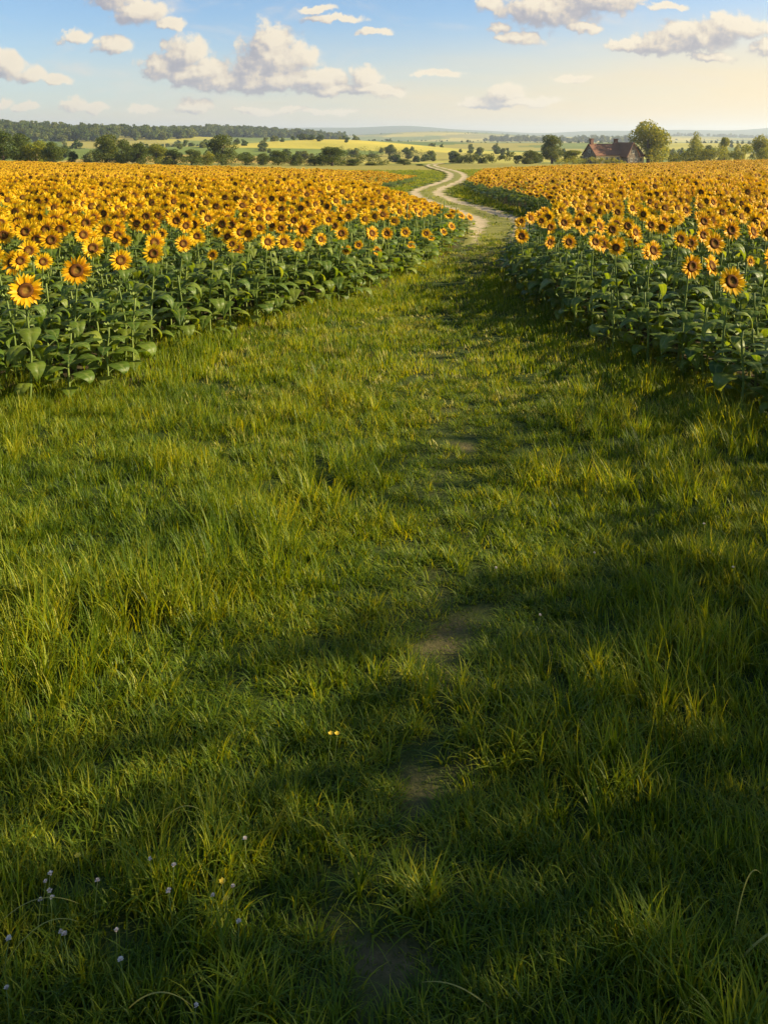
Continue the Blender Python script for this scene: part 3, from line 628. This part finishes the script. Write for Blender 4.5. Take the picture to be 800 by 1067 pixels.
# ------------------------------------------------------------------ trees
def crown_mb(seed, W, H, nleaf, leaf, lobes=14, m=0, low=.0, aspect=1.0):
    """crown of leaf faces on irregular lobes; base at z=0, width W, height H"""
    r = np.random.default_rng(seed); mb = MB(); C0 = []
    for k in range(lobes):
        t = r.uniform(.12, .95); a = r.uniform(0, 6.283); w_ = math.sin(math.pi * min(.97, max(.12, t * .86 + .12))) ** .75
        q = r.uniform(.25, 1.0) ** .6 * .33 * W * w_; s = r.uniform(.16, .27) * W * (1.1 - .35 * t)
        C0.append((q * math.cos(a), q * math.sin(a), min(H - s * .8, max(s * .6, t * H)), s))
    C0 = np.array(C0); wgt = C0[:, 3] ** 2; li = r.choice(lobes, nleaf, p=wgt / wgt.sum()); c = C0[li]
    d = r.normal(size=(nleaf, 3)); d /= np.linalg.norm(d, axis=1)[:, None]; rad_ = c[:, 3] * (1 - .38 * r.random(nleaf) ** 2.2) * (1 + .13 * np.sin(d[:, 0] * 7 + li) * np.cos(d[:, 2] * 6))
    P_ = c[:, :3] + d * rad_[:, None] * np.array((1, 1, .82))
    nn = d * .7 + r.normal(size=(nleaf, 3)) * .55; nn /= np.linalg.norm(nn, axis=1)[:, None]
    a = np.cross(nn, r.normal(size=(nleaf, 3))); a /= np.linalg.norm(a, axis=1)[:, None]; b = np.cross(nn, a); s = (leaf * r.uniform(.6, 1.3, nleaf))[:, None]
    v = np.stack([P_ - a * s, P_ - b * s * .6, P_ + a * s, P_ + b * s * .6], 1).reshape(-1, 3)
    f = np.arange(nleaf * 4).reshape(-1, 4).tolist(); tn = np.clip(r.normal(.45, .22, nleaf) , 0, 1).repeat(4)
    mb.v.append(v); mb.f += [tuple(q) for q in f]; mb.t.append(tn); mb.mi += [m] * nleaf; mb.n += len(v)
    return mb, C0
def trunk_mb(seed, H, th_, C0, off, m=0, nb=6):
    rnd = random.Random(seed); mb = MB(); top = off + H * .55
    mb.tube([(0, 0, -.3), (.03 * H * rnd.uniform(-1, 1), .02 * H, top * .5), (.02 * H, -.02 * H, top)], [th_ * 1.3, th_, th_ * .45], 8, .5, m)
    for k in range(min(nb, len(C0))):
        c = C0[k]; z0 = off + H * rnd.uniform(.02, .35)
        mb.tube([(0, 0, z0), (c[0] * .5, c[1] * .5, (z0 + c[2] + off) / 2), (c[0] * .9, c[1] * .9, c[2] + off)], [th_ * .5, th_ * .3, th_ * .1], 5, .5, m)
    return mb
crowns = {}
for kd, mat, n in (('round', M_tree, 5), ('light', M_tree2, 3)):
    for i in range(n):
        mb, C0 = crown_mb(900 + i * 7 + (50 if kd == 'light' else 0), 1.0, 1.0, 6000, .025, 16 + 2 * i)
        crowns[(kd, i)] = (mb.mesh('crown', mat, False), trunk_mb(i, 1.0, .035, C0, 0.0).mesh('trunk', M_bark), C0)
for i in range(4):
    mb, C0 = crown_mb(1400 + i * 3, 1.0, 1.0, 3600, .020, 26); crowns[('open', i)] = (mb.mesh('crown', M_tree2, False), None, C0)  # sparse crowns for the unseen trees added to dapple the foreground with shade
def tree(name, label, cat, x, y, W, H, trunk_h, kind='round', v=0, group=None, rz=None):
    z = gz(x, y); root = empty(name, (x, y, z), rz if rz is not None else random.uniform(0, 6.28)); tag(root, label, cat, group)
    cm, tm_, C0 = crowns[(kind, v)]
    c = bpy.data.objects.new('crown', cm); C.objects.link(c); c.parent = root; c.location = (0, 0, trunk_h); c.scale = (W, W, H - trunk_h)
    mb = trunk_mb(int(W * 100) + v, H - trunk_h, W * .035, C0 * np.array((W, W, H - trunk_h, 1)), trunk_h); mb.build('trunk', M_bark, root)
    return root
# photo pixel of the crown: x, top y, width, distance, kind, name, label
TREES = [(-28,134,42,150,'round','dense dark tree cut by the left edge of the picture'),
 (4,137,34,150,'round','dark round tree at the left border above the sunflowers'),(20,140,26,156,'round','second dark tree from the left border, in the dense clump'),(38,146,30,152,'light','lower olive tree on the right side of the dark left clump'),
 (56,149,26,150,'round','low round tree ending the dark clump on the left'),(76,158,13,170,'round','tiny dark bush alone in the gap between two clumps on the left'),
 (110,141,32,170,'round','tall dark tree starting the clump right of the left gap'),(127,146,26,175,'round','broad tree leaning against the tall one right of the gap'),(144,150,20,170,'round','low tree below the wooded hill, right of the broad one'),
 (163,149,24,185,'light','olive green tree midway between the left clump and the lone round tree'),(180,156,24,175,'round','low wide bush just left of the double tree row'),(200,156,22,175,'round','round bush immediately left of the tallest left tree'),
 (232,141,33,185,'round','tallest lone round tree behind the left field'),(215,158,18,180,'light','small olive tree touching the tallest round tree'),(256,159,20,180,'round','dark low tree first to the right of the tallest round one'),
 (274,160,19,180,'round','dark low tree second to the right of the tallest round one'),(290,157,22,175,'round','small dark tree left of the pale green slope'),(309,161,20,178,'round','low rounded bush left of the pointed dark tree'),
 (346,154,34,168,'round','wide dark tree with a peaked crown before the golden hill'),(328,163,18,172,'round','low bush at the left foot of the peaked dark tree'),(368,166,22,172,'round','low bush at the right foot of the peaked dark tree'),
 (388,170,20,176,'round','low hedge bush between the peaked tree and the track'),(421,166,18,185,'round','small dark round tree left of the winding track'),(437,171,10,170,'round','tiny bush beside the left bend of the track'),
 (406,151,15,400,'round','small far tree standing on the golden hill crest'),(425,156,13,380,'round','small far tree right of the one on the hill crest'),(368,157,14,400,'round','far dark tree at the foot of the golden hill'),(388,160,14,380,'round','far low tree in the hedge under the golden hill'),
 (476,160,15,260,'round','small dark tree right of where the track vanishes'),(472,166,10,230,'round','little bush at the last bend of the track'),
 (552,157,22,200,'round','dark bush left of the round tree near the farmhouse'),(575,141,29,210,'round','large round tree left of the farmhouse'),(597,157,24,205,'light','sunlit low tree between the round tree and the farmhouse'),
 (675,125,42,212,'light','big golden green tree standing over the right end of the farmhouse'),
 (725,138,18,250,'light','rounded golden tree right of the big tree'),(755,144,13,270,'light','small golden tree in the middle of the right hedge'),(792,140,20,230,'light','golden tree near the right edge of the picture'),(770,150,12,300,'light','low tree between the two golden trees on the right'),(820,136,30,220,'light','golden tree just outside the right border'),
 (738,152,16,220,'round','green bush in the hedge right of the rounded golden tree')]
for i, (tx, ty, tw_, Z, kd, lab) in enumerate(TREES):
    x = (tx - CX) / F * Z; W = tw_ / F * Z * 1.12; top = CAMH - (ty - HY) * Z / F; H = top - gz(x, Z)
    bush = tw_ > 0 and H < W * .8
    small = 'bush' in lab
    tree('bush' if small else 'tree', lab, 'bush' if small else 'tree', x, Z, W, H * 1.04, (.01 if small else .05) * H, kd, i % (5 if kd == 'round' else 3), 'trees and bushes behind the sunflower fields')
# hedges: lines of merged bushes
def hedge(label, pts, w_, h_, mat, n, seed, name='hedge'):
    r = np.random.default_rng(seed); mb = MB(); pts = np.array(pts, float); L = np.linalg.norm(np.diff(pts, axis=0), axis=1).sum(); k = max(3, int(L / (w_ * .55)))
    base = Vector((pts[0][0], pts[0][1], gz(*pts[0])))
    for i in range(k + 1):
        t = i / k * (len(pts) - 1); j = min(int(t), len(pts) - 2); q = pts[j] * (1 - t + j) + pts[j + 1] * (t - j); s = r.uniform(.75, 1.3)
        b, _ = crown_mb(seed * 31 + i, w_ * s, h_ * s, n // k, .13 * (h_ / 2.5) ** .5, 7); V_ = b.v[0] + np.array((q[0], q[1], gz(q[0], q[1]) - .1)) - np.array(base)
        o_ = mb.n; mb.v.append(V_); mb.t.append(b.t[0]); mb.f += [tuple(a + o_ for a in f_) for f_ in b.f]; mb.mi += b.mi; mb.n += b.n
    o = mb.build(name, mat, None, False); o.location = base; tag(o, label, 'hedge')
def dirp(x, Z): return ((x - CX) / F * Z, Z)
hedge('dark hedge running right of the track end towards the round tree', [dirp(478, 225), dirp(510, 218), dirp(560, 205)], 4.0, 2.6, M_tree, 9000, 3)
hedge('golden green hedge behind the right field, right of the big tree', [dirp(688, 215), dirp(740, 215), dirp(830, 205)], 5.0, 3.9, M_tree2, 12000, 4)
hedge('low dark hedge between the tree clumps behind the left field', [dirp(90, 170), dirp(200, 172), dirp(330, 176), dirp(400, 180)], 3.4, 2.0, M_tree, 11000, 5)
hedge('low garden hedge in front of the farmhouse', [dirp(583, 196), dirp(622, 196), dirp(648, 194)], 2.4, 1.5, M_tree2, 4000, 6)
hedge('hedge along the foot of the golden hill', [dirp(340, 395), dirp(440, 400)], 6, 4.0, M_tree, 4000, 7)
# unseen trees added right of the view to shade the foreground
for i, (x, y, W, H) in enumerate(((13.0, 3.4, 5.0, 9.0), (12.0, -1.4, 6.4, 9.0), (17.5, .6, 6.4, 12.5), (15.5, 8.0, 5.4, 7.6), (21, 5.2, 6.2, 10.6))):
    tree('tree', ['rounded tree beyond the right edge shading the near grass', 'taller tree beside the viewer to the right', 'tallest tree standing behind the others to the right', 'low spreading tree rising from the right field out of view', 'open tree farthest out to the right'][i], 'tree', x, y, W, H, .12 * H, 'open' if i in (0, 3, 4) else 'round', i % 4, 'trees right of the viewer')
M_wood = leafy('woodland_leaves', (.038, .070, .012), (.080, .115, .020), (.17, .18, .03), trans=.3, tcol=(1.8, 1.5, .4), rough=.6, spec=.1, randw=.6)
# ------------------------------------------------------------------ far woods and hedgerows
fcr = []
for i in range(5):
    mb, _ = crown_mb(700 + i, 1.0, 1.0, 420, .075, 7); b2, _ = crown_mb(720 + i, .8, .85, 160, .12, 4)
    o_ = mb.n; mb.v.append(b2.v[0]); mb.t.append(b2.t[0]); mb.f += [tuple(a + o_ for a in f_) for f_ in b2.f]; mb.mi += b2.mi; mb.n += b2.n
    fcr.append(mb.mesh('far_crown', M_wood, False))
def woods(name, label, X, Y, wlo, whi):
    n = len(X); s = rng.uniform(wlo, whi, n); sc = np.stack([s, s, s * rng.uniform(.75, 1.05, n)], 1); ro = np.zeros((n, 3)); ro[:, 2] = rng.uniform(0, 6.28, n)
    scatter(name, np.stack([X, Y, ground(X, Y) - .3], 1), ro, sc, rng.integers(0, 5, n), fcr, label, 'woodland')
def region(n, f_, x0, x1, y0, y1):
    X = rng.uniform(x0, x1, n); Y = rng.uniform(y0, y1, n); k = f_(X, Y); return X[k], Y[k]
X1, Y1 = region(5200, lambda X, Y: gau(X, Y, -520, 880, 300, 170, 21) > 6.5 + 1.5 * vnoise(X, Y, .02, 3), -800, 60, 640, 1150)
woods('wooded_hill', 'dense wood covering the low hill at the upper left', X1, Y1, 8, 12)
X1, Y1 = region(5200, lambda X, Y: gau(X, Y, -255, 1300, 190, 170, 17) > 7 + 1.5 * vnoise(X, Y, .02, 4), -600, 100, 1050, 1600)
woods('far_wood', 'hazy wood on the second hill behind the left one', X1, Y1, 9, 14)
# hedgerows along field borders
n = 90000; rq = np.exp(rng.uniform(math.log(330), math.log(4200), n)); tq = rng.uniform(R(-32), R(32), n); X = rq * np.sin(tq); Y = rq * np.cos(tq)
ci, bd = cells(X, Y); k = (bd < .006 + .008 * (vnoise(X, Y, .004, 8) > .25)) & (vnoise(X, Y, .006, 12) > -.15) & (rng.random(n) < .2)
woods('distant_hedgerows', 'lines of hedges and small trees dividing the far fields', X[k], Y[k], 2.5, 6); print('hedgerow', k.sum())
X1, Y1 = region(14000, lambda X, Y: (vnoise(X, Y, .0035, 21) > .55) & (np.abs(X) < .6 * Y), -2000, 2000, 800, 3600)
woods('distant_woods', 'dark patches of woodland scattered over the far plain', X1, Y1, 10, 18); print('woods', len(X1))
# ------------------------------------------------------------------ farmhouse
M_stone = plain('dark_stone', (.10, .08, .06), (.24, .19, .14), 3, kind='stone'); M_plas = plain('cream_plaster', (.55, .42, .24), (.68, .54, .33), 2)
M_tile = plain('clay_tiles', (.16, .075, .042), (.28, .135, .078), 3, kind='tile'); M_glass = plain('window_glass', (.02, .025, .03), (.05, .055, .06), 2, .2, .0); M_frame = plain('painted_frame', (.6, .56, .48), (.7, .66, .58), 3)
M_brick = plain('chimney_brick', (.12, .06, .04), (.2, .1, .07), 6)
hx, hyy = dirp(637, 212); house = empty('farmhouse', (hx, hyy, gz(hx, hyy) - .1), R(20)); house.scale = (.88, .88, .88); tag(house, 'stone and cream farmhouse with red tiled roofs and two chimneys beyond the right field', 'farmhouse')
def gable_block(x0, x1, y0, y1, hw, hr, ridge, mats, nm='wall'):
    """walls with a gable roof; ridge 'x' or 'y'"""
    mb = MB()
    if ridge == 'x':
        ym = (y0 + y1) / 2
        for x, fl in ((x0, 1), (x1, 0)):
            mb.add([(x, y0, 0), (x, y1, 0), (x, y1, hw), (x, ym, hr), (x, y0, hw)], [(0, 1, 2, 3, 4)[::-1] if fl else (0, 1, 2, 3, 4)], .5, 0)
        mb.add([(x0, y0, 0), (x1, y0, 0), (x1, y0, hw), (x0, y0, hw)], [(0, 1, 2, 3)], .5, 1); mb.add([(x1, y1, 0), (x0, y1, 0), (x0, y1, hw), (x1, y1, hw)], [(0, 1, 2, 3)], .5, 1)
    else:
        xm = (x0 + x1) / 2
        for y, fl in ((y0, 0), (y1, 1)):
            mb.add([(x0, y, 0), (x1, y, 0), (x1, y, hw), (xm, y, hr), (x0, y, hw)], [(0, 1, 2, 3, 4)[::-1] if fl else (0, 1, 2, 3, 4)], .5, 0)
        mb.add([(x1, y0, 0), (x1, y1, 0), (x1, y1, hw), (x1, y0, hw)], [(0, 1, 2, 3)], .5, 1); mb.add([(x0, y1, 0), (x0, y0, 0), (x0, y0, hw), (x0, y1, hw)], [(0, 1, 2, 3)], .5, 1)
    mb.build(nm, mats, house, False)
    rb = MB(); ov = .35; tk = .14
    def slab(a, b, c, d):
        a, b, c, d = map(np.array, (a, b, c, d)); nrm = np.cross(b - a, d - a).astype(float); nrm /= np.linalg.norm(nrm); nrm *= tk * (1 if nrm[2] > 0 else -1)
        v = [a + nrm * .05, b + nrm * .05, c + nrm * .05, d + nrm * .05, a + nrm, b + nrm, c + nrm, d + nrm]
        rb.add(v, [(0, 3, 2, 1), (4, 5, 6, 7), (0, 1, 5, 4), (1, 2, 6, 5), (2, 3, 7, 6), (3, 0, 4, 7)])
    if ridge == 'x':
        ym = (y0 + y1) / 2; sl_ = (hr - hw) / (ym - y0); ye0, ye1, ze = y0 - ov, y1 + ov, hw - ov * sl_
        slab((x0 - ov, ye0, ze), (x1 + ov, ye0, ze), (x1 + ov, ym, hr), (x0 - ov, ym, hr)); slab((x1 + ov, ye1, ze), (x0 - ov, ye1, ze), (x0 - ov, ym, hr), (x1 + ov, ym, hr))
    else:
        xm = (x0 + x1) / 2; sl_ = (hr - hw) / (xm - x0); xe0, xe1, ze = x0 - ov, x1 + ov, hw - ov * sl_
        slab((xe0, y1 + ov, ze), (xe0, y0 - ov, ze), (xm, y0 - ov, hr), (xm, y1 + ov, hr)); slab((xe1, y0 - ov, ze), (xe1, y1 + ov, ze), (xm, y1 + ov, hr), (xm, y0 - ov, hr))
    return rb.build('roof', M_tile, house, False)
r1 = gable_block(-7.2, 1.6, -3.2, 3.2, 2.7, 5.6, 'x', [M_stone, M_plas])
r2 = gable_block(.8, 4.4, -6.2, 2.6, 2.6, 6.0, 'y', [M_stone, M_stone])
r3 = gable_block(4.42, 8.4, -3.0, 3.0, 2.3, 4.7, 'x', [M_plas, M_plas])
def chimney(x, y, z0, z1, par):
    mb = MB(); mb.box(x - .45, x + .45, y - .4, y + .4, z0, z1); mb.box(x - .55, x + .55, y - .5, y + .5, z1, z1 + .15)
    o = mb.build('chimney', M_brick, par, False); mb = MB(); mb.tube([(x, y, z1 + .15), (x, y, z1 + .55)], .16, 8); mb.build('chimney_pot', M_brick, o) if False else None
    return o
chimney(-6.6, 0, 4.9, 7.0, r1); chimney(1.9, .8, 4.4, 6.9, r2)
def window(cx_, y, cz_, w_, h_, axis='y', nm='window'):
    mb = MB(); t_ = .07
    def bx_(a0, a1, z0, z1, d0, d1, M_):
        M_.box(a0, a1, d0, d1, z0, z1) if axis == 'y' else M_.box(d0, d1, a0, a1, z0, z1)
    d0, d1 = (y - .06, y + .02) if axis == 'y' else (y - .02 if y > 0 else y - .06, y + .06 if y > 0 else y + .02)
    for (a0, a1, z0, z1) in ((cx_ - w_ / 2, cx_ - w_ / 2 + t_, cz_ - h_ / 2, cz_ + h_ / 2), (cx_ + w_ / 2 - t_, cx_ + w_ / 2, cz_ - h_ / 2, cz_ + h_ / 2), (cx_ - w_ / 2 + t_, cx_ + w_ / 2 - t_, cz_ - h_ / 2, cz_ - h_ / 2 + t_), (cx_ - w_ / 2 + t_, cx_ + w_ / 2 - t_, cz_ + h_ / 2 - t_, cz_ + h_ / 2), (cx_ - .03, cx_ + .03, cz_ - h_ / 2 + t_, cz_ + h_ / 2 - t_)):
        bx_(a0, a1, z0, z1, d0, d1, mb)
    o = mb.build(nm, M_frame, house, False)
    mb = MB(); e = .03 if axis == 'y' else (-.03 if y > 0 else .03)
    bx_(cx_ - w_ / 2 + t_, cx_ + w_ / 2 - t_, cz_ - h_ / 2 + t_, cz_ + h_ / 2 - t_, d0 + .03, d1 - .03, mb); mb.build('pane', M_glass, o, False)
for a in (-5.6, -3.9): window(a, -3.2, 1.5, .95, 1.1)
window(-.3, -3.2, 1.5, .95, 1.1); window(2.0, -6.2, 1.3, .8, 1.0); window(3.4, -6.2, 1.3, .8, 1.0); window(2.6, -6.2, 3.4, .7, .9); window(5.4, -3.0, 1.3, .8, 1.0); window(7.3, -3.0, 1.3, .9, 1.0)
window(-1.6, -7.2, 1.4, .9, 1.1, 'x'); window(1.6, -7.2, 1.4, .9, 1.1, 'x'); window(0, -7.2, 3.6, .8, 1.0, 'x')
mb = MB(); mb.box(-2.6, -1.6, -3.26, -3.18, .0, 2.05); dr = mb.build('door', M_bark, house, False)
mb = MB(); mb.box(-1.8, -1.72, -3.32, -3.26, 1.0, 1.08); mb.build('handle', M_frame, dr, False)
# ------------------------------------------------------------------ small flowers and long stalks in the grass
M_white = leafy('white_bloom', (.70, .60, .52), (.85, .78, .70), trans=.2, tcol=(1, 1, 1)); M_yel = leafy('yellow_bloom', (.75, .5, .03), (.8, .6, .06), trans=.2, tcol=(1, 1, .8))
def clover(seed, h):
    rnd = random.Random(seed); s = MB(); s.tube([(0, 0, -.01), (.008, .003, h * .6), (.016, .0, h)], [.0014, .0012, .001], 5, .5); b = MB()
    for k in range(34):
        z = rnd.uniform(-.3, 1); a = k * 2.4; rxy = math.sqrt(max(0, 1 - z * z)); v, f = petal_pts(.009, .0045, 2, .2, .3, rnd)
        M_ = Matrix.Rotation(a, 3, 'Z') @ Matrix.Rotation(-math.asin(z), 3, 'Y'); v = v @ np.array(M_).T; b.add(v + np.array((.016, 0, h + .002)), f, rnd.random())
    return s.mesh('stem', M_stem), b.mesh('bloom', M_white)
def buttercup(seed, h):
    rnd = random.Random(seed); s = MB(); s.tube([(0, 0, -.01), (.006, .003, h * .6), (.012, .0, h)], [.0013, .0011, .001], 5, .5); b = MB()
    for k in range(6):
        v, f = petal_pts(.011, .010, 3, .5, .25, rnd); b.add(v @ rotm(0, 0, k * 1.047).T + np.array((.012, 0, h)), f, rnd.random())
    b.add([(.012 + .003 * math.cos(q), .003 * math.sin(q), h + .003) for q in np.linspace(0, 6.28, 7)[:-1]], [(0, 1, 2, 3, 4, 5)], .1)
    return s.mesh('stem', M_stem), b.mesh('bloom', M_yel)
cl_ = [clover(i, .17) for i in range(3)]; bc_ = [buttercup(i, .17) for i in range(3)]
WH = [(43,919),(50,916),(54,926),(52,932),(38,940),(160,896),(178,902),(121,967),(182,932),(247,961),(130,994),(199,1050),(3,983),(73,972),(68,975),(256,872),(246,924),(221,937),(10,1028),(97,917),(520,590),(765,588),(618,575),(735,545),(560,640)]
YE = [(84,888),(240,938),(342,766),(348,763),(236,925)]
for j, (x, y) in enumerate(WH + YE):
    wh = j < len(WH); Z = (CAMH - .17) * F / (y - HY); X = (x - CX) / F * Z
    r_ = empty('clover_flower' if wh else 'buttercup', (X, Z, gz(X, Z)), random.uniform(0, 6.28)); s_, b_2 = (cl_ if wh else bc_)[j % 3]; q = random.uniform(.95, 1.35); r_.scale = (q, q, random.uniform(.95, 1.1))
    tag(r_, 'small white clover bloom standing in the grass' if wh else 'small yellow bloom standing in the grass', 'flower', 'white blooms dotted in the grass' if wh else 'yellow blooms dotted in the grass')
    for nm, m_ in (('stem', s_), ('bloom', b_2)):
        o = bpy.data.objects.new(nm, m_); C.objects.link(o); o.parent = r_
def stalk(x, y, pts_, lab, wd=.006):
    Z = (CAMH) * F / (y - HY); X = (x - CX) / F * Z; mb = MB(); v = []; n = len(pts_)
    for i, (a, b, c) in enumerate(pts_):
        w_ = wd * (1 - (i / (n - 1)) ** 2) * .5 + .0006; v += [(a, b - w_, c), (a, b, c + w_ * .5), (a, b + w_, c)]
    f = [(3 * i + k, 3 * i + k + 1, 3 * i + 4 + k, 3 * i + 3 + k) for i in range(n - 1) for k in range(2)]; mb.add(v, f, .7)
    o = mb.build('grass_stalk', M_dry_sunlit); o.location = (X, Z, gz(X, Z)); tag(o, lab, 'grass stalk', 'long pale stalks arching out of the grass')  # pale yellow colour stands in for sunlight on the stalks
def arc(dx, dy, h, L, n=14): return [(dx * (i / n) ** 1.15 * L, dy * (i / n) ** 1.15 * L, h * math.sin(i / n * 1.95)) for i in range(n + 1)]
stalk(-20, 985, arc(1, -.1, .20, .36), 'upper long yellow stalk arching right from the left edge of the grass')
stalk(-8, 1030, arc(1, .1, .22, .28), 'lower long yellow stalk arching right from the left edge of the grass')
stalk(125, 1062, arc(1, -.4, .16, .26), 'pale stalk leaning right near the bottom left')
stalk(160, 870, arc(1, -.3, .16, .22), 'pale stalk leaning right among the white blooms')
stalk(763, 985, arc(.6, .1, .25, .18), 'tall upright pale stalk near the right edge', .008)
stalk(765, 1010, arc(1, -.2, .20, .32), 'pale stalk crossing out of the right edge', .009)
stalk(520, 1062, arc(-1, .1, .10, .25), 'pale stalk lying left near the bottom middle')
# ------------------------------------------------------------------ haze
mb = MB(); mb.box(-9500, 9500, -9500, 9500, -20, 110); hz = mb.build('haze', None, None, False) if False else None
hm = bpy.data.materials.new('haze'); hm.use_nodes = True; t = NT(hm.node_tree); t.n.clear()
pv = t.new('ShaderNodeVolumePrincipled'); pv.inputs['Color'].default_value = (.74, .86, 1.0, 1); pv.inputs['Density'].default_value = .00018; pv.inputs['Anisotropy'].default_value = .3
o = t.new('ShaderNodeOutputMaterial'); t.l.new(pv.outputs[0], o.inputs['Volume'])
hz = mb.build('haze', hm, None, False); tag(hz, 'pale summer haze softening the far hills', 'haze', kind='stuff')
